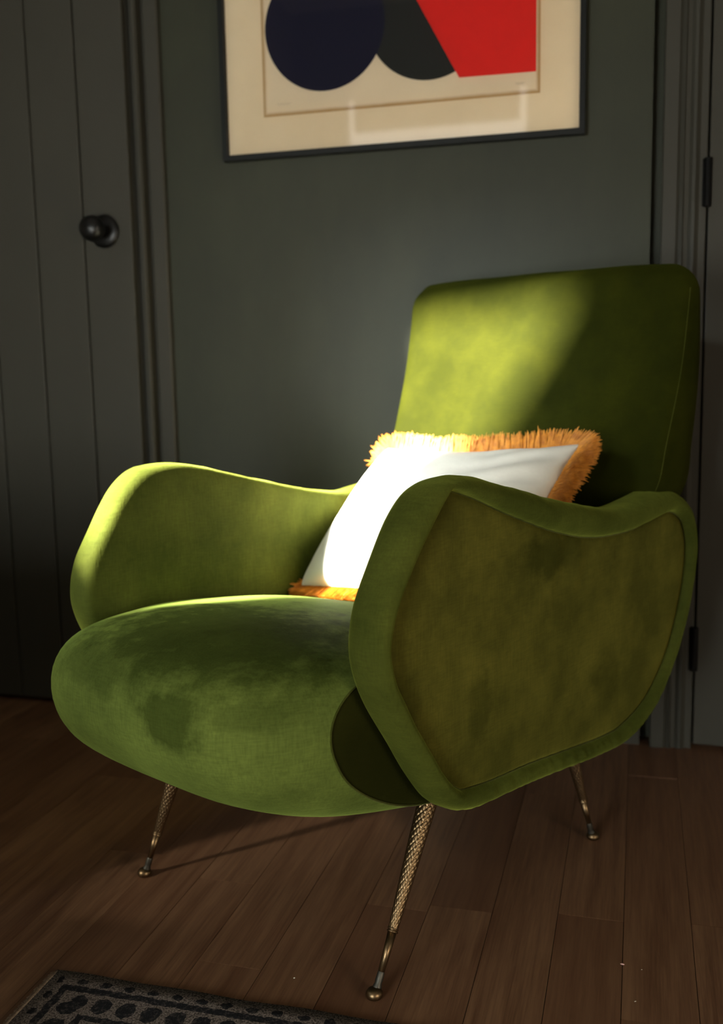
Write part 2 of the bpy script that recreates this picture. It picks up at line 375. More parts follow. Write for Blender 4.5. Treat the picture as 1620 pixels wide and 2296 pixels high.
me = lathe('knob', [(0.009, 0.010), (0.008, 0.028), (0.012, 0.032), (0.021, 0.038), (0.027, 0.048), (0.0285, 0.058), (0.025, 0.068), (0.015, 0.075), (0.0, 0.077)], 40, False)
o = obj('knob', me, M['black'], kb, True); o.rotation_euler = (R(90), 0, 0)
# left architrave (frame bead + flat)
def extrude_profile(name, prof, z0, z1, mat):
    n = len(prof); vs = [(a, b, z0) for a, b in prof]+[(a, b, z1) for a, b in prof]
    fs = [(i, (i+1) % n, n+(i+1) % n, n+i) for i in range(n)]+[tuple(range(n)), tuple(range(n, 2*n))]
    return obj(name, mesh(name, vs, fs), mat)
yb = YB+0.03
struct(extrude_profile('trim_1', [(-1.100, yb), (-1.100, 2.118), (-1.0855, 2.118), (-1.0855, 2.103), (-1.083, 2.100), (-1.076, 2.100), (-1.0725, 2.104), (-1.0725, 2.128), (-1.066, 2.128), (-1.066, 2.122), (-1.063, 2.119), (-1.034, 2.119), (-1.030, 2.122), (-1.028, yb)], 0, DOOR_TOP+0.06, M['wood_paint']))
# right architrave and door with hinges
struct(extrude_profile('trim_2', [(0.0345, yb), (0.0345, 2.112), (0.0365, 2.110), (0.062, 2.110), (0.0635, 2.114), (0.066, 2.116), (0.070, 2.113), (0.0735, 2.111), (0.076, 2.117), (0.084, 2.118), (0.090, 2.113), (0.096, 2.111), (0.1005, 2.116), (0.104, 2.119), (0.1165, 2.119), (0.118, 2.121), (0.118, yb)], 0, DOOR_TOP+0.06, M['wood_paint']))
d2 = struct(empty('door_2', (0.5, 2.119, 0)))
obj('door_leaf', boxmesh('door_leaf', 0.1215-0.5, 0.88-0.5, 0, 0.04, 0.010, DOOR_TOP, 0.002, 2), M['wood_paint'], d2)
for zc in (1.145, 0.216):
    h = obj('hinge', lathe('hinge', [(0.0, -0.046), (0.0066, -0.046), (0.0074, -0.044), (0.0074, 0.044), (0.0066, 0.046), (0.0, 0.046)], 20, False), M['hinge'], d2, False)
    h.location = (0.1192-0.5, -0.004, zc)
    lf = obj('hinge_leaf', boxmesh('hinge_leaf', -0.010, 0.006, 0.0, 0.004, -0.045, 0.045, 0.0006, 1), M['hinge'], h); lf.location = (0, 0.001, 0)
# skirting behind the chair
struct(extrude_profile('baseboard_back', [(XW0, YB+0.01), (XW0, YB-0.016), (XW1, YB-0.016), (XW1, YB+0.01)], 0, 0.11, M['wood_paint']))
# ------------------------------------------------------------------ framed print
PX0, PX1, PZ0, PZ1 = -0.884, -0.114, 1.253, 1.873
pic = tag(empty('framed_print', ((PX0+PX1)/2, YB, PZ0)), 'framed abstract print with navy, charcoal and red shapes hung on the green wall', 'picture')
def PL(x, z): return x-(PX0+PX1)/2, z-PZ0
FW, FD = 0.0115, 0.024
def rail(a, b, c, d):
    """mitred rail with outer edge a-b and inner edge d-c (x,z)"""
    vs = []
    for yy in (-0.004, -FD): vs += [(PL(*q)[0], yy, PL(*q)[1]) for q in (a, b, c, d)]
    fs = [(0, 1, 2, 3), (4, 5, 6, 7), (0, 1, 5, 4), (1, 2, 6, 5), (2, 3, 7, 6), (3, 0, 4, 7)]
    obj('frame_rail', mesh('frame_rail', vs, fs), M['frame'], pic)
o4 = [(PX0, PZ0), (PX1, PZ0), (PX1, PZ1), (PX0, PZ1)]; i4 = [(PX0+FW, PZ0+FW), (PX1-FW, PZ0+FW), (PX1-FW, PZ1-FW), (PX0+FW, PZ1-FW)]
for k in range(4): rail(o4[k], o4[(k+1) % 4], i4[(k+1) % 4], i4[k])
m, nt, bs = newmat('mat_cream'); v = objco(nt)
nt.links.new(mixc(nt, ramp(nt, noi(nt, v, 5, 4), 0.3, 0.7), (0.74, 0.60, 0.40), (0.82, 0.68, 0.47)), bs.inputs['Base Color']); bs.inputs['Roughness'].default_value = 0.9
M['mat'] = m
a, b = PL(PX0+FW*0.5, PZ0+FW*0.5); c, d = PL(PX1-FW*0.5, PZ1-FW*0.5)
obj('mat_board', boxmesh('mat_board', a, c, -0.010, -0.006, b, d), M['mat'], pic)
# the sheet: paper with foxed edges
SX0, SX1, SZ0, SZ1 = -0.790, -0.203, 1.340, 1.786
a, b = PL(SX0, SZ0); c, d = PL(SX1, SZ1)
m, nt, bs = newmat('print_paper'); v = objco(nt)
sx = nd(nt, 'ShaderNodeSeparateXYZ'); nt.links.new(v, sx.inputs[0])
dx = mth(nt, 'MINIMUM', mth(nt, 'SUBTRACT', sx.outputs[0], a), mth(nt, 'SUBTRACT', c, sx.outputs[0]))
dz = mth(nt, 'MINIMUM', mth(nt, 'SUBTRACT', sx.outputs[2], b), mth(nt, 'SUBTRACT', d, sx.outputs[2]))
dd = mth(nt, 'MINIMUM', dx, dz); dd = mth(nt, 'MULTIPLY_ADD', noi(nt, v, 30, 3), 0.003, dd)
e = nd(nt, 'ShaderNodeMapRange'); nt.links.new(dd, e.inputs[0]); e.inputs[1].default_value = 0.004; e.inputs[2].default_value = 0.011
paper = mixc(nt, ramp(nt, noi(nt, v, 6, 4), 0.3, 0.7), (0.72, 0.59, 0.41), (0.79, 0.66, 0.47))
nt.links.new(mixc(nt, e.outputs[0], (0.44, 0.27, 0.11), paper), bs.inputs['Base Color']); bs.inputs['Roughness'].default_value = 0.9
M['paper'] = m
sheet = obj('print_sheet', boxmesh('print_sheet', a, c, -0.0115, -0.0095, b, d), M['paper'], pic)
M['navy'] = mat_plain('ink_navy', (0.009, 0.009, 0.026), 0.8, 0, 0.2, 0.03)
M['charcoal'] = mat_plain('ink_charcoal', (0.020, 0.021, 0.020), 0.8, 0, 0.2, 0.03)
M['red'] = mat_plain('ink_red', (0.72, 0.022, 0.017), 0.8, 0, 0.2, 0.02)
def flat(name, pts, yy, mat):
    n = len(pts); vs = [(PL(*q)[0], -yy, PL(*q)[1]) for q in pts]+[(PL(*q)[0], -yy+0.0004, PL(*q)[1]) for q in pts]
    fs = [tuple(range(n)), tuple(range(n, 2*n))]+[(i, (i+1) % n, n+(i+1) % n, n+i) for i in range(n)]
    return obj(name, mesh(name, vs, fs), mat, sheet)
def circ(cx, cz, rr, n=72): return [(cx+rr*math.cos(2*math.pi*k/n), cz+rr*math.sin(2*math.pi*k/n)) for k in range(n)]
def clip(pts, f):
    out = []
    for a, b in zip(pts, pts[1:]+pts[:1]):
        fa, fb = f(a), f(b)
        if fa >= 0: out.append(a)
        if (fa >= 0) != (fb >= 0):
            t = fa/(fa-fb); out.append((a[0]+(b[0]-a[0])*t, a[1]+(b[1]-a[1])*t))
    return out
DIAG = lambda q: -((q[0]+0.366)*0.164+(q[1]-1.383)*0.090)      # left of the red shape's slanting edge
flat('charcoal_disc', clip(circ(-0.428, 1.515, 0.131), DIAG), 0.0120, M['charcoal'])
flat('red_shape', [(-0.366, 1.383), (-0.211, 1.381), (-0.211, 1.647), (-0.511, 1.647)], 0.0122, M['red'])
flat('navy_disc', circ(-0.6505, 1.513, 0.131), 0.0124, M['navy'])
m, nt, bs = newmat('picture_glass'); out = nt.nodes['Material Output']; nt.nodes.remove(bs)
tr = nd(nt, 'ShaderNodeBsdfTransparent'); gl = nd(nt, 'ShaderNodeBsdfGlossy'); gl.inputs['Roughness'].default_value = 0.03
fr = nd(nt, 'ShaderNodeFresnel'); fr.inputs[0].default_value = 1.5; mx = nd(nt, 'ShaderNodeMixShader')
nt.links.new(fr.outputs[0], mx.inputs[0]); nt.links.new(tr.outputs[0], mx.inputs[1]); nt.links.new(gl.outputs[0], mx.inputs[2]); nt.links.new(mx.outputs[0], out.inputs[0])
M['glass'] = m
M['pencil'] = mat_plain('pencil', (0.42, 0.33, 0.22), 0.9, 0, 0.1)
for x0, z0, w_ in ((-0.758, 1.3635, 0.030), (-0.252, 1.3610, 0.018)):
    q_ = [PL(x0+w_*k/24, z0+0.0022*math.sin(k*1.7)+0.0012*math.sin(k*0.9+1)) for k in range(25)]
    obj('pencil_mark', tube('pencil_mark', [(a_, -0.01165, b_) for a_, b_ in q_], 0.0003, 5, False), M['pencil'], sheet)
a, b = PL(PX0+FW*0.6, PZ0+FW*0.6); c, d = PL(PX1-FW*0.6, PZ1-FW*0.6)
obj('glass_pane', mesh('glass_pane', [(a, -0.016, b), (c, -0.016, b), (c, -0.016, d), (a, -0.016, d)], [(0, 1, 2, 3)], False), M['glass'], pic)

# ------------------------------------------------------------------ armchair  (local x = forward, y = the side nearer the camera, z = up)
CH = Vector((-0.4063, 1.5121, 0)); CH_RZ = R(-116.48)
chair = tag(empty('armchair', CH, CH_RZ), 'mid-century olive green velvet armchair with splayed brass legs standing on the floorboards', 'armchair')
# --- arms
ARM = [  # outer outline (u, w)
 (0.1783, 0.6643), (0.1241, 0.6606), (0.0507, 0.6426), (-0.0223, 0.6237), (-0.0997, 0.604), (-0.1766, 0.5874), (-0.2482, 0.5779), (-0.3194, 0.5836), (-0.3901, 0.5913),
 (-0.4511, 0.5829), (-0.495, 0.5523), (-0.5155, 0.5006), (-0.5117, 0.4407), (-0.4884, 0.3734), (-0.4483, 0.2966), (-0.3948, 0.2373), (-0.3335, 0.2036), (-0.2625, 0.1877),
 (-0.1766, 0.1915), (-0.0804, 0.2012), (0.0165, 0.21), (0.0996, 0.2151), (0.1536, 0.221), (0.198, 0.2426), (0.2346, 0.285), (0.2684, 0.3358), (0.3082, 0.395),
 (0.3292, 0.4401), (0.3352, 0.4793), (0.3252, 0.526), (0.2963, 0.5759), (0.2624, 0.6247), (0.2247, 0.6548)]
SEAM = [  # edge of the inset side panel (u, w)
 (0.1926, 0.6517), (0.2088, 0.6303), (0.2308, 0.6057), (0.2653, 0.5647), (0.2947, 0.5189), (0.3092, 0.4763), (0.3005, 0.4392), (0.2686, 0.3811), (0.2348, 0.3315), (0.2083, 0.291),
 (0.1806, 0.2634), (0.1635, 0.2528), (0.1013, 0.2439), (0.0029, 0.2395), (-0.1197, 0.2265), (-0.2011, 0.2182), (-0.2589, 0.2163), (-0.3504, 0.2409), (-0.4299, 0.308),
 (-0.4766, 0.4019), (-0.4932, 0.4787), (-0.474, 0.5324), (-0.4161, 0.5585), (-0.291, 0.537), (-0.1912, 0.5398), (-0.1252, 0.5488), (-0.0395, 0.5701), (0.0706, 0.6085), (0.14, 0.6367)]
ACX = Vector((-0.06, 0, 0.41))
def polar(pts):
    L = sorted((math.atan2(q[1]-ACX.z, q[0]-ACX.x), math.hypot(q[0]-ACX.x, q[1]-ACX.z)) for q in pts)
    return [(L[-1][0]-2*math.pi, L[-1][1])]+L+[(L[0][0]+2*math.pi, L[0][1])]
def seam_dense():
    # straight-ish runs but crisp corners at the two front points
    out = []
    for a, b in zip(SEAM, SEAM[1:]+SEAM[:1]): out += [(a[0]+(b[0]-a[0])*t, a[1]+(b[1]-a[1])*t) for t in (0, 0.25, 0.5, 0.75)]
    for _ in range(2):
        n = len(out); keep = [min(range(n), key=lambda i: math.hypot(out[i][0]-c[0], out[i][1]-c[1])) for c in (SEAM[0], SEAM[11])]
        out = [out[i] if i in keep else tuple(0.25*out[i-1][k]+0.5*out[i][k]+0.25*out[(i+1) % n][k] for k in (0, 1)) for i in range(n)]
    return out
SPOL = polar(seam_dense())
def make_arm(side):
    n = 260; du, dw = (0.0, 0.0) if side > 0 else (0.024, -0.008)
    P = [(q[0]+du, q[1]+dw) for q in cr(ARM, n)]
    Q = []
    for q in P:
        th = math.atan2(q[1]-dw-ACX.z, q[0]-du-ACX.x); rr = interp(SPOL, th); Q.append((ACX.x+du+rr*math.cos(th), ACX.z+dw+rr*math.sin(th)))
    so_ = lambda u: 0.301-0.010*u
    S_IN = 0.250
    def band(f, off):          # between outline (f=0) and seam (f=1), off = offset from the panel plane
        out = []
        for p_, q_ in zip(P, Q):
            u, w = p_[0]+(q_[0]-p_[0])*f, p_[1]+(q_[1]-p_[1])*f; out.append(Vector((u, side*(so_(u)+off), w)))
        return out
    loops = [band(1.03, -0.010), band(0.985, -0.001), band(0.90, 0.0060), band(0.74, 0.0105), band(0.52, 0.0120), band(0.32, 0.0090), band(0.16, 0.0025), band(0.05, -0.0065), band(0.0, -0.0160)]
    for d, s_ in ((0.0, S_IN+0.021), (0.0015, S_IN+0.012), (0.005, S_IN+0.0055), (0.011, S_IN+0.002), (0.022, S_IN)):
        loops.append([Vector((q[0], side*s_, q[1])) for q in inset(P, d)])
    # soft unevenness of the stuffing, gathers along the lower edge
    for L in loops[2:10]:
        for i, v in enumerate(L):
            k = noise.noise(Vector((v.x*9, v.z*9, side*3.1)))*0.0020+noise.noise(Vector((v.x*34, v.z*34, side*5.1)))*0.0008
            if v.z < 0.27 and v.x < 0.17: k += 0.0011*math.sin(v.x*260+3*math.sin(v.x*37))*sst(0.27, 0.24, v.z)
            v.y += side*k; v.z += k
    last = loops[-1]; cx = ACX
    for k in (0.9, 0.75, 0.55, 0.35, 0.15):
        loops.append([Vector((cx.x+(v.x-cx.x)*k, v.y-side*0.006*(1-k), cx.z+(v.z-cx.z)*k)) for v in last])
    arm = obj('armrest', rings('armrest', loops, None, Vector((cx.x, side*(S_IN-0.006), cx.z))), M['velvet'], chair, True)
    # outer panel, set into the border
    pl = []
    for k, off in ((1.0, -0.011), (0.994, -0.005), (0.98, -0.0015), (0.95, 0.0004), (0.88, 0.0014), (0.74, 0.002), (0.56, 0.0025), (0.36, 0.003), (0.16, 0.003)):
        L = []
        for q in Q:
            x = cx.x+(q[0]-cx.x)*k; z = cx.z+(q[1]-cx.z)*k
            rip = noise.noise(Vector((x*7, z*7, 1.3)))*0.0025*(1-k**6)
            if z > 0.44: rip += 0.0026*math.sin((x*1.0+z*0.25)*95+2*noise.noise(Vector((x*12, z*12, 7))))*sst(0.44, 0.53, z)*math.exp(-((x+0.10)/0.10)**2)*(1-k**8)
            L.append(Vector((x, side*(so_(x)+off+rip), z)))
        pl.append(L)
    obj('side_panel', rings('side_panel', pl, None, Vector((cx.x, side*(so_(0)+0.003), cx.z))), M['velvet_panel'], chair, True)
    obj('seam', tube('seam', [Vector((q[0], side*(so_(q[0])-0.0030), q[1])) for q in Q], 0.0013, 6), M['velvet_thread'], arm, True)
make_arm(1); make_arm(-1)
# --- backrest
UF = [(0.26, -0.235), (0.40, -0.300), (0.50, -0.340), (0.58, -0.372), (0.67, -0.407), (0.78, -0.446), (0.86, -0.465), (0.93, -0.477), (0.97, -0.484)]
UR = [(0.26, -0.33), (0.35, -0.415), (0.45, -0.470), (0.587, -0.505), (0.67, -0.522), (0.75, -0.533), (0.826, -0.537), (0.90, -0.534), (0.94, -0.527), (0.97, -0.515)]
UFs = cr([(a, b) for a, b in UF], 120, False); URs = cr([(a, b) for a, b in UR], 120, False)
def back_outline():
    HW, TOP, rr = 0.303, 0.967, 0.050; pts = []
    for w in (0.26, 0.33, 0.40, 0.47, 0.54): pts.append((interp([(0.26, 0.23), (0.45, 0.246), (0.56, 0.285)], w), w))
    for w in (0.60, 0.66, 0.72, 0.78, 0.84, 0.885): pts.append((HW-0.004+0.004*sst(0.6, 0.8, w), w))
    for k in range(0, 7):
        a = k/6*math.pi/2; pts.append((HW-rr+rr*math.cos(a), TOP-rr*0.9+rr*0.9*math.sin(a)))
    for s in (0.18, 0.09): pts.append((s, TOP+0.003))
    L = pts+[(0.0, TOP+0.004)]+[(-a, b) for a, b in reversed(pts)]
    L += [(s, 0.26) for s in (-0.16, -0.08, 0.0, 0.08, 0.16)]
    return L
BO = cr(back_outline(), 240)
def bl(d, f):
    return [Vector((f(q[0], q[1]), q[0], q[1])) for q in inset(BO, d)]
fr_ = lambda w: interp(UFs, w); re_ = lambda w: interp(URs, w)
loops = []
for d, off in ((0.030, 0.004), (0.016, 0.001), (0.008, -0.004), (0.003, -0.010), (0.0, -0.018)):
    loops.append(bl(d, lambda s, w, off=off: max(re_(w)+0.012, fr_(w)+off)))
for t in (0.35, 0.65): loops.append(bl(-0.003, lambda s, w, t=t: (fr_(w)-0.018)*(1-t)+(re_(w)+0.014)*t))
for d, off in ((0.0, 0.012), (0.004, 0.006), (0.012, 0.002), (0.025, 0.0)):
    loops.append(bl(d, lambda s, w, off=off: re_(w)+off))
cz = 0.60; f0 = loops[0]; r0 = loops[-1]; pre, post = [], []
for k in (0.94, 0.86, 0.74, 0.6, 0.45, 0.3, 0.15):
    L = []
    for v in f0:
        s, w = v.y*k, cz+(v.z-cz)*k
        L.append(Vector((fr_(w)+0.004+0.016*(1-k**2)+noise.noise(Vector((s*8, w*8, 4)))*0.003, s, w)))
    pre.insert(0, L)
    post.append([Vector((re_(cz+(v.z-cz)*k)-0.006*(1-k), v.y*k, cz+(v.z-cz)*k)) for v in r0])
loops = pre+loops+post
back = obj('backrest', rings('backrest', loops, Vector((fr_(cz)+0.020, 0, cz)), Vector((re_(cz)-0.006, 0, cz))), M['velvet_back'], chair, True)
obj('seam', tube('seam', [v for v in bl(0.0035, lambda s, w: max(re_(w)+0.012, fr_(w)-0.0105)) if v.z > 0.5 and v.z < 0.93 and v.y > 0], 0.0010, 6, False), M['velvet_thread'], back, True)
# --- seat
SP = [(-0.36, 0.340), (-0.28, 0.350), (-0.20, 0.364), (-0.096, 0.386), (0.034, 0.414), (0.12, 0.430), (0.20, 0.440), (0.26, 0.441), (0.305, 0.435), (0.338, 0.423), (0.361, 0.404), (0.371, 0.380),
      (0.366, 0.350), (0.343, 0.312), (0.300, 0.277), (0.240, 0.247), (0.17, 0.230), (0.08, 0.224), (-0.04, 0.225), (-0.18, 0.232), (-0.30, 0.248), (-0.355, 0.285)]
SPs = cr([(a-0.016, b-0.008) for a, b in SP], 150); SW = 0.253; SC0 = -0.006
def seat_pt(q, s):
    u, w = q[0], q[1]; t = abs(s)/SW; s = s+SC0
    ext = 0.134*(1-t**4.6)*sst(-0.12, 0.33, u)
    topm = sst(0.33, 0.42, w)
    w2 = w+0.034*(1-t**2.2)*topm*sst(-0.4, 0.0, u)-0.006*(1-t**2)*(1-sst(0.23, 0.30, w))
    return Vector((u+ext, s, w2))
st = [math.sin(math.pi/2*k/24)*SW for k in range(-24, 25)]
loops = [[seat_pt(q, s) for q in SPs] for s in st]
for L, s in zip(loops, st):
    for v in L:
        k = noise.noise(Vector((v.x*7, s*7, v.z*7)))*0.004*(1-(abs(s)/SW)**6); v.z += k; v.x += k*0.6
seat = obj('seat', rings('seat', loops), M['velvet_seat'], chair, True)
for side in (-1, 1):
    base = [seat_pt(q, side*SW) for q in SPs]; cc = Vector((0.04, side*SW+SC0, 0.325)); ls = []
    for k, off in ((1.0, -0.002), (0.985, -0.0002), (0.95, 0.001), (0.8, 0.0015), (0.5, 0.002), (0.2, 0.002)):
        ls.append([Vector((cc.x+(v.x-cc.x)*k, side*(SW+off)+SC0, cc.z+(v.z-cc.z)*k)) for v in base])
    obj('seat_side_panel', rings('seat_side_panel', ls, None, Vector((cc.x, side*(SW+0.002)+SC0, cc.z))), M['velvet_side_shade'], chair, True)
    obj('seam', tube('seam', base, 0.0013, 6), M['velvet_thread'], seat, True)
# --- legs
def make_leg(foot, top):
    F, T = Vector(foot), Vector(top); ax = (T-F).normalized(); Lg = (T-F).length
    a = ax.cross(Vector((0, 0, 1))).normalized(); b = ax.cross(a)
    f0 = 0.30
    seg, nz = 80, 210; loops = []
    for j in range(nz+1):
        t = j/nz; h = Lg*(f0+(1-f0)*t); rr = 0.0066+(0.0150-0.0066)*t**0.9; L = []
        for k in range(seg):
            th = 2*math.pi*k/seg
            ph = h/0.0100*math.pi; g = 0.0
            for sgn in (1, -1):
                x = abs(((th*5+sgn*ph)/math.pi) % 1.0-0.5)*2      # 1 on the groove
                g = max(g, sst(0.62, 0.95, x))
            q = rr*(1-0.085*g*(1 if 0.01 < t < 0.995 else 0))
            L.append(F+ax*h+(a*math.cos(th)+b*math.sin(th))*q)
        loops.append(L)
    leg = obj('leg', rings('leg', loops, F+ax*Lg*f0, F+ax*Lg), M['brass'], chair, True)
    def lat(name, prof, mat):
        L = [[F+ax*h+(a*math.cos(2*math.pi*k/24)+b*math.sin(2*math.pi*k/24))*rr for k in range(24)] for rr, h in prof]
        return obj(name, rings(name, L, F+ax*prof[0][1], F+ax*prof[-1][1]), mat, leg, True)
    c = Lg*f0
    lat('collar', [(0.0056, c-0.004), (0.0075, c-0.0036), (0.0077, c-0.002), (0.0062, c-0.0014), (0.0062, c-0.0006), (0.0077, c), (0.0077, c+0.0016), (0.0064, c+0.002)], M['brass'])
    lat('lower_rod', [(0.0044, 0.030), (0.0060, c-0.003)], M['brass'])
    lat('ferrule', [(0.0062, 0.006), (0.0058, 0.014), (0.0046, 0.018), (0.0052, 0.021), (0.0048, 0.030), (0.0036, 0.036)], M['steel'])
    prof = [(0.0, 0.0), (0.0075, 0.0), (0.0100, 0.0016), (0.0112, 0.0046), (0.0108, 0.0078), (0.0088, 0.0108), (0.0050, 0.0128), (0.0, 0.0132)]
    me = lathe('foot', prof, 32, False); o = obj('foot', me, M['brass'], leg, True); o.location = F
make_leg((0.285, 0.246, 0), (0.130, 0.224, 0.236))
make_leg((0.285, -0.244, 0), (0.222, -0.196, 0.236))
make_leg((-0.285, 0.243, 0), (-0.222, 0.212, 0.250))
make_leg((-0.285, -0.243, 0), (-0.222, -0.212, 0.250))

# ------------------------------------------------------------------ cushion
m, nt, bs = newmat('white_velvet'); v = objco(nt)
f = noi(nt, v, 14, 4, 0.6)
nt.links.new(mixc(nt, ramp(nt, f, 0.3, 0.7), (0.64, 0.62, 0.54), (0.74, 0.72, 0.63)), bs.inputs['Base Color'])
bs.inputs['Roughness'].default_value = 0.7; bs.inputs['Sheen Weight'].default_value = 0.3; bs.inputs['Sheen Roughness'].default_value = 0.35
bump(nt, bs, noi(nt, v, 28, 3, 0.55), 0.25, 0.004); M['white_velvet'] = m
m, nt, bs = newmat('orange_fringe'); v = objco(nt)
nt.links.new(mixc(nt, ramp(nt, noi(nt, v, 70, 3, 0.7), 0.3, 0.7), (0.44, 0.140, 0.010), (0.80, 0.33, 0.028)), bs.inputs['Base Color'])
bs.inputs['Roughness'].default_value = 0.6; bs.inputs['Sheen Weight'].default_value = 0.25; bs.inputs['Sheen Tint'].default_value = (1, 0.7, 0.4, 1); M['fringe'] = m
TL, TR, BL_ = Vector((-0.335, -0.278, 0.640)), Vector((-0.310, 0.166, 0.666)), Vector((-0.085, -0.210, 0.412))
ex = (TR-TL); CW = ex.length; ex.normalize(); eyv = (TL-BL_); CHh = eyv.length; eyv -= ex*eyv.dot(ex); eyv.normalize(); ez = ex.cross(eyv)
if ez.x < 0: ez = -ez
cc = TL+(TR-TL)*0.5+(BL_-TL)*0.5
cm = Matrix(((ex.x, eyv.x, ez.x, cc.x), (ex.y, eyv.y, ez.y, cc.y), (ex.z, eyv.z, ez.z, cc.z), (0, 0, 0, 1)))
chm = Matrix.Translation(CH) @ Matrix.Rotation(CH_RZ, 4, 'Z')
cushM = chm @ cm
def cxy(a, b):
    x = a*CW/2*(1-0.055*(1-b*b)); yv = b*CHh/2*(1-0.16*(1-a*a) if b > 0 else 1-0.07*(1-a*a)); return x, yv
def cpt(a, b, sgn):
    x, yv = cxy(a, b); t = max(0.0, (1-a**2)*(1-b**2))
    h = 0.080*((1-a**2)**0.36)*((1-b**2)**(0.58 if b > 0 else 0.36))
    # creases running into the upper right corner
    cr_ = 0
    if sgn > 0:
        d = (a-0.55)*0.9+(b-0.55)*0.2
        cr_ = 0.0046*math.sin((b*1.25-a*0.55)*15+1.2*math.sin(a*5))*sst(0.15, 0.75, a)*sst(-0.2, 0.5, b)*t**0.25
        cr_ += 0.0018*noise.noise(Vector((a*4, b*4, 2)))*t**0.2
    return Vector((x, yv, sgn*h+cr_))
N = 56; vs, fs = [], []
g = lambda k: math.sin(math.pi/2*(2*k/N-1))
for sgn in (1, -1):
    for i in range(N+1):
        for j in range(N+1): vs.append(cpt(g(i), g(j), sgn))
    o_ = 0 if sgn > 0 else (N+1)**2
    for i in range(N):
        for j in range(N):
            q = (o_+i*(N+1)+j, o_+(i+1)*(N+1)+j, o_+(i+1)*(N+1)+j+1, o_+i*(N+1)+j+1); fs.append(q if sgn > 0 else q[::-1])
farm = [o_ for o_ in chair.children if o_.name.startswith('armrest')][1]
from mathutils.bvhtree import BVHTree
abv = BVHTree.FromPolygons([v.co.copy() for v in farm.data.vertices], [p_.vertices[:] for p_ in farm.data.polygons])
for i_, v in enumerate(vs):          # the lower left corner is pressed in by the arm
    q = cm @ v; h = abv.ray_cast(Vector((q.x, 0.0, q.z)), Vector((0, -1, 0)))
    if h[0] is not None and q.y < h[0].y+0.002: q.y = h[0].y+0.002; vs[i_] = cm.inverted() @ q
me = mesh('throw_cushion', vs, fs, False)
bm = bmesh.new(); bm.from_mesh(me); bmesh.ops.remove_doubles(bm, verts=bm.verts, dist=1e-5); bmesh.ops.recalc_face_normals(bm, faces=bm.faces); bm.to_mesh(me); bm.free()
cush = tag(obj('throw_cushion', me, M['white_velvet'], None, True), 'white velvet throw cushion with orange brush fringe leaning in the green armchair', 'cushion')
cush.matrix_world = cushM
# brush fringe: many short threads sewn into the edge
vs, fs = [], []
edge = []
K = 960
for k in range(K):
    t = 4*k/K; s = int(t); q = 2*(t-s)-1
    edge.append({0: (q, -1), 1: (1, q), 2: (-q, 1), 3: (-1, -q)}[s])
rf = random.Random(3)
for k in range(K):
    a, b = edge[k]; x, yv = cxy(a, b); P0 = Vector((x, yv, 0))
    a2, b2 = edge[(k+2) % K]; a1, b1 = edge[k-2]
    tg = Vector((*cxy(a2, b2), 0))-Vector((*cxy(a1, b1), 0)); tg.normalize(); nrm = Vector((tg.y, -tg.x, 0))
    # fan out around the corners
    crn = (abs(a)*abs(b))**6
    radial = Vector((x, yv, 0)).normalized(); nrm = (nrm*(1-crn)+radial*crn).normalized()
    wav = noise.noise(Vector((k*0.028, 1.7, 0)))
    for l in range(9):
        zz = (l-4)/4.0; ln = 0.039*(0.9+0.16*rf.random())*(1+0.16*wav)
        dr = (nrm+Vector((0, 0, 1))*(zz*0.38+wav*0.35+rf.gauss(0, 0.05))+tg*rf.gauss(0, 0.08)).normalized()
        if a < -0.999 and b < 0.9: dr = (dr+Vector((0.5, 0, -2.2))*sst(0.9, 0.5, b)*sst(-1.0, -0.55, b)).normalized()   # pressed back against the arm
        wd = 0.00095; side = dr.cross(Vector((0, 0, 1))).normalized(); up_ = side.cross(dr)
        base = P0-nrm*0.004+Vector((0, 0, zz*0.004))+tg*rf.uniform(-0.0015, 0.0015)
        curl = up_*rf.gauss(0, 0.004)+tg*rf.gauss(0, 0.003)
        n_ = len(vs)
        for j in range(4):
            f = j/3; c_ = base+dr*ln*f+curl*f*f; w_ = wd*(0.8+0.5*math.sin(f*math.pi*0.8)) if j < 3 else wd*0.35
            vs += [c_+side*w_, c_-side*w_*0.5+up_*w_*0.87, c_-side*w_*0.5-up_*w_*0.87]
        for j in range(3):
            for e_ in range(3):
                e2 = (e_+1) % 3; fs.append((n_+j*3+e_, n_+j*3+e2, n_+(j+1)*3+e2, n_+(j+1)*3+e_))
# threads lie on the seat and against the arm instead of sinking into them
from mathutils.bvhtree import BVHTree
sbv = BVHTree.FromPolygons([v.co.copy() for v in seat.data.vertices], [p_.vertices[:] for p_ in seat.data.polygons])
farm = [o_ for o_ in chair.children if o_.name.startswith('armrest')][1]
abv = BVHTree.FromPolygons([v.co.copy() for v in farm.data.vertices], [p_.vertices[:] for p_ in farm.data.polygons])
cmi = cm.inverted()
def settle(p, k):
    q = cm @ p
    h = sbv.ray_cast(Vector((q.x, q.y, 0.8)), Vector((0, 0, -1)))
    if h[0] is not None and h[0].z > q.z-0.001: q.z = h[0].z+0.001+0.004*k
    h = abv.ray_cast(Vector((q.x, 0.0, q.z)), Vector((0, -1, 0)))
    if h[0] is not None and q.y < h[0].y+0.001: q.y = h[0].y+0.001+0.004*k
    return cmi @ q
vs = [settle(v, rf.random()) if (cm @ v).z < 0.62 else v for v in vs]
fo = obj('fringe', mesh('fringe', vs, fs, False), M['fringe'], cush); fo['kind'] = 'stuff'; fo['label'] = 'orange brush fringe'
obj('fringe_heading', tube('fringe_heading', [settle(Vector((*cxy(a, b), 0)), 1.6) for a, b in edge[::6]], 0.0042, 6), M['fringe'], cush, True)

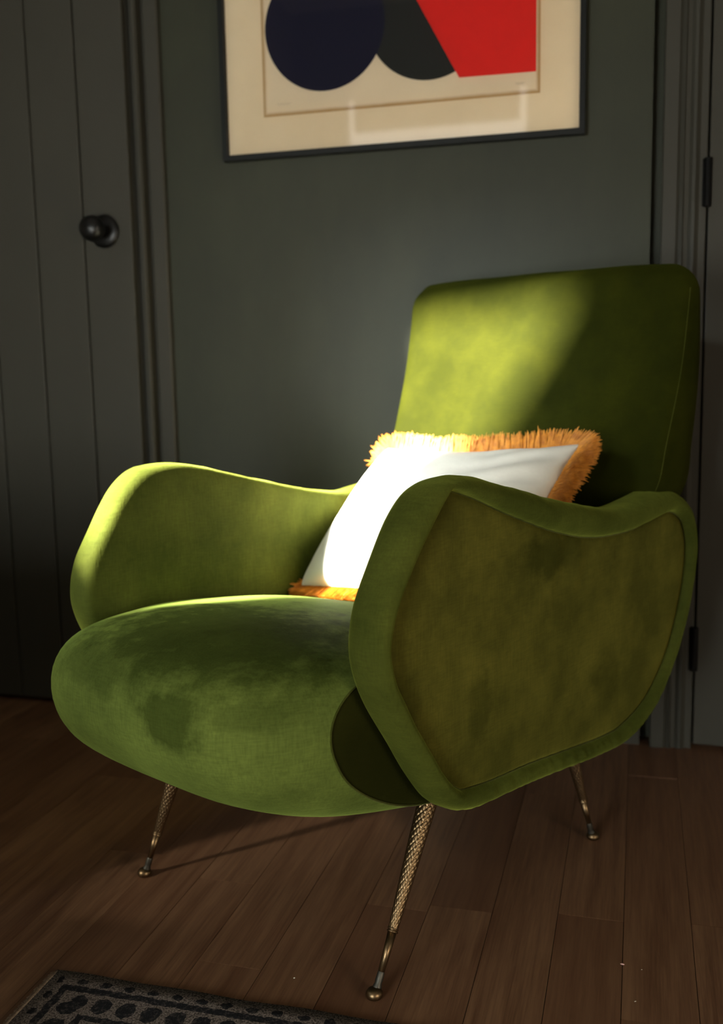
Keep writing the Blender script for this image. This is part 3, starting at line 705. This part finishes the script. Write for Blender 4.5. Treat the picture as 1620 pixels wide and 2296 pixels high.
# ------------------------------------------------------------------ rug
RX0, RX1, RY0, RY1, RT = -0.740, 0.55, 0.15, 1.0945, 0.007
m, nt, bs = newmat('rug_weave'); v = geopos(nt)
jn = nd(nt, 'ShaderNodeTexNoise'); jn.inputs['Scale'].default_value = 120; nt.links.new(v, jn.inputs['Vector'])
jv = nd(nt, 'ShaderNodeVectorMath', operation='MULTIPLY_ADD'); nt.links.new(jn.outputs['Color'], jv.inputs[0]); jv.inputs[1].default_value = (0.008, 0.008, 0); nt.links.new(v, jv.inputs[2])
s3 = nd(nt, 'ShaderNodeSeparateXYZ'); nt.links.new(jv.outputs[0], s3.inputs[0]); X, Y = s3.outputs[0], s3.outputs[1]
dA = mth(nt, 'SUBTRACT', RY1+0.004, Y); dB = mth(nt, 'SUBTRACT', X, RX0+0.004)
D = mth(nt, 'MINIMUM', dA, dB); isA = mth(nt, 'LESS_THAN', dA, dB)
T = mth(nt, 'ADD', mth(nt, 'MULTIPLY', isA, X), mth(nt, 'MULTIPLY', mth(nt, 'SUBTRACT', 1.0, isA), Y))
def ell(dc, rd, pitch, rtg, ph):
    tt = mth(nt, 'SUBTRACT', mth(nt, 'MODULO', mth(nt, 'ADD', T, 10.0+ph), pitch), pitch/2)
    q = mth(nt, 'ADD', mth(nt, 'POWER', mth(nt, 'ABSOLUTE', mth(nt, 'DIVIDE', mth(nt, 'SUBTRACT', D, dc), rd)), 2.0), mth(nt, 'POWER', mth(nt, 'ABSOLUTE', mth(nt, 'DIVIDE', tt, rtg)), 2.0))
    return mth(nt, 'LESS_THAN', q, 1.0)
def band(dc, hw): return mth(nt, 'LESS_THAN', mth(nt, 'ABSOLUTE', mth(nt, 'SUBTRACT', D, dc)), hw)
dark = ell(0.0175, 0.0055, 0.034, 0.0075, 0.020)
for k in (band(0.032, 0.0055), ell(0.058, 0.0150, 0.034, 0.0125, 0.004), band(0.083, 0.005), ell(0.098, 0.006, 0.034, 0.008, 0.0), band(0.113, 0.005), ell(0.16, 0.03, 0.07, 0.026, 0.0), ell(0.235, 0.03, 0.07, 0.026, 0.035), ell(0.31, 0.03, 0.07, 0.026, 0.0)):
    dark = mth(nt, 'MAXIMUM', dark, k)
sp = noi(nt, v, 420, 2, 0.7); sp2 = noi(nt, v, 200, 2, 0.7)
lt = mixc(nt, ramp(nt, sp, 0.38, 0.62), (0.035, 0.030, 0.026), (0.21, 0.175, 0.155)); dk = mixc(nt, ramp(nt, sp2, 0.5, 0.75), (0.012, 0.012, 0.014), (0.075, 0.065, 0.06))
nt.links.new(mixc(nt, dark, lt, dk), bs.inputs['Base Color']); bs.inputs['Roughness'].default_value = 0.95; bs.inputs['Specular IOR Level'].default_value = 0.1
bump(nt, bs, sp, 0.8, 0.002); M['rug'] = m
rug = tag(empty('rug', (RX0, RY1, 0)), 'dark patterned woven rug with spotted border at the lower left of the floor', 'rug')
nx, ny = 60, 44; vs, fs = [], []
for i in range(nx+1):
    for j in range(ny+1):
        x, yy = (RX1-RX0)*i/nx, -(RY1-RY0)*j/ny
        vs.append((x, yy+0.0012*math.sin(x*40), RT+0.0012*noise.noise(Vector((x*6, yy*6, 0)))))
for i in range(nx):
    for j in range(ny): a = i*(ny+1)+j; fs.append((a, a+1, a+ny+2, a+ny+1))
me = mesh('rug_pile', vs, fs); bm = bmesh.new(); bm.from_mesh(me)
ext = bmesh.ops.extrude_edge_only(bm, edges=[e for e in bm.edges if e.is_boundary])
for v_ in ext['geom']:
    if isinstance(v_, bmesh.types.BMVert): v_.co.z = 0.0003
bmesh.ops.recalc_face_normals(bm, faces=bm.faces); bm.to_mesh(me); bm.free()
obj('rug_pile', me, M['rug'], rug, True)
m, nt, bs = newmat('rug_fringe'); v = geopos(nt)
nt.links.new(mixc(nt, ramp(nt, noi(nt, v, 300, 2), 0.3, 0.7), (0.16, 0.11, 0.075), (0.36, 0.27, 0.19)), bs.inputs['Base Color']); bs.inputs['Roughness'].default_value = 0.95; M['rug_fringe'] = m
vs, fs = [], []
rr_ = random.Random(5); yv = -0.001
while yv > -(RY1-RY0):
    for l in range(2):
        ln = rr_.uniform(0.008, 0.013); an = rr_.gauss(0, 0.35); n_ = len(vs); c0 = Vector((0.002, yv+rr_.uniform(-0.001, 0.001), RT*0.75)); w_ = 0.0008
        c1 = c0+Vector((-ln*0.5, an*ln*0.4, -RT*0.3)); c2 = c0+Vector((-ln, an*ln, -RT*0.6))
        for c_ in (c0, c1, c2): vs += [c_+Vector((0, w_, 0)), c_-Vector((0, w_, 0)), c_+Vector((0, 0, w_*1.4))]
        for j in range(2):
            for e_ in range(3): e2 = (e_+1) % 3; fs.append((n_+j*3+e_, n_+j*3+e2, n_+(j+1)*3+e2, n_+(j+1)*3+e_))
    yv -= 0.0018
fo = obj('fringe', mesh('fringe', vs, fs, False), M['rug_fringe'], rug); fo['kind'] = 'stuff'; fo['label'] = 'short beige fringe'
obj('rug_binding', tube('rug_binding', [Vector((0.001, -0.002-(RY1-RY0-0.004)*k/60, RT*0.55)) for k in range(61)], 0.0036, 8, False), M['rug_fringe'], rug, True)

# ------------------------------------------------------------------ crumbs on the floor
m_pink = mat_plain('crumb_pink', (0.62, 0.38, 0.36), 0.8); m_white = mat_plain('crumb_white', (0.7, 0.66, 0.58), 0.8)
def crumb(x, yy, L, w, rz, mat, label):
    bm = bmesh.new(); bmesh.ops.create_icosphere(bm, subdivisions=2, radius=1)
    for v in bm.verts:
        k = 1+0.35*noise.noise(v.co*1.7+Vector((x*50, yy*50, 0))); v.co = Vector((v.co.x*L*k, v.co.y*w*k, max(-0.9, v.co.z)*w*0.5*k+w*0.45))
    me = bpy.data.meshes.new('crumb'); bm.to_mesh(me); bm.free()
    o = obj('crumb', me, mat, None, True); o.location = (x, yy, 0.0); o.rotation_euler = (0, 0, rz); tag(o, label, 'crumb', 'crumbs on the floorboards')
crumb(-0.007, 1.296, 0.0032, 0.0016, -0.2, m_pink, 'pink crumb lying on a joint between two floorboards')
crumb(0.018, 1.290, 0.0009, 0.0006, 0.3, m_white, 'tiny white speck just right of the pink crumb')
crumb(0.010, 1.218, 0.0016, 0.0007, 0.6, m_white, 'white sliver on the floor nearest the photo bottom edge')
crumb(-0.427, 1.162, 0.0012, 0.0011, 0.1, m_white, 'white speck on the floor between the rug and the armchair')
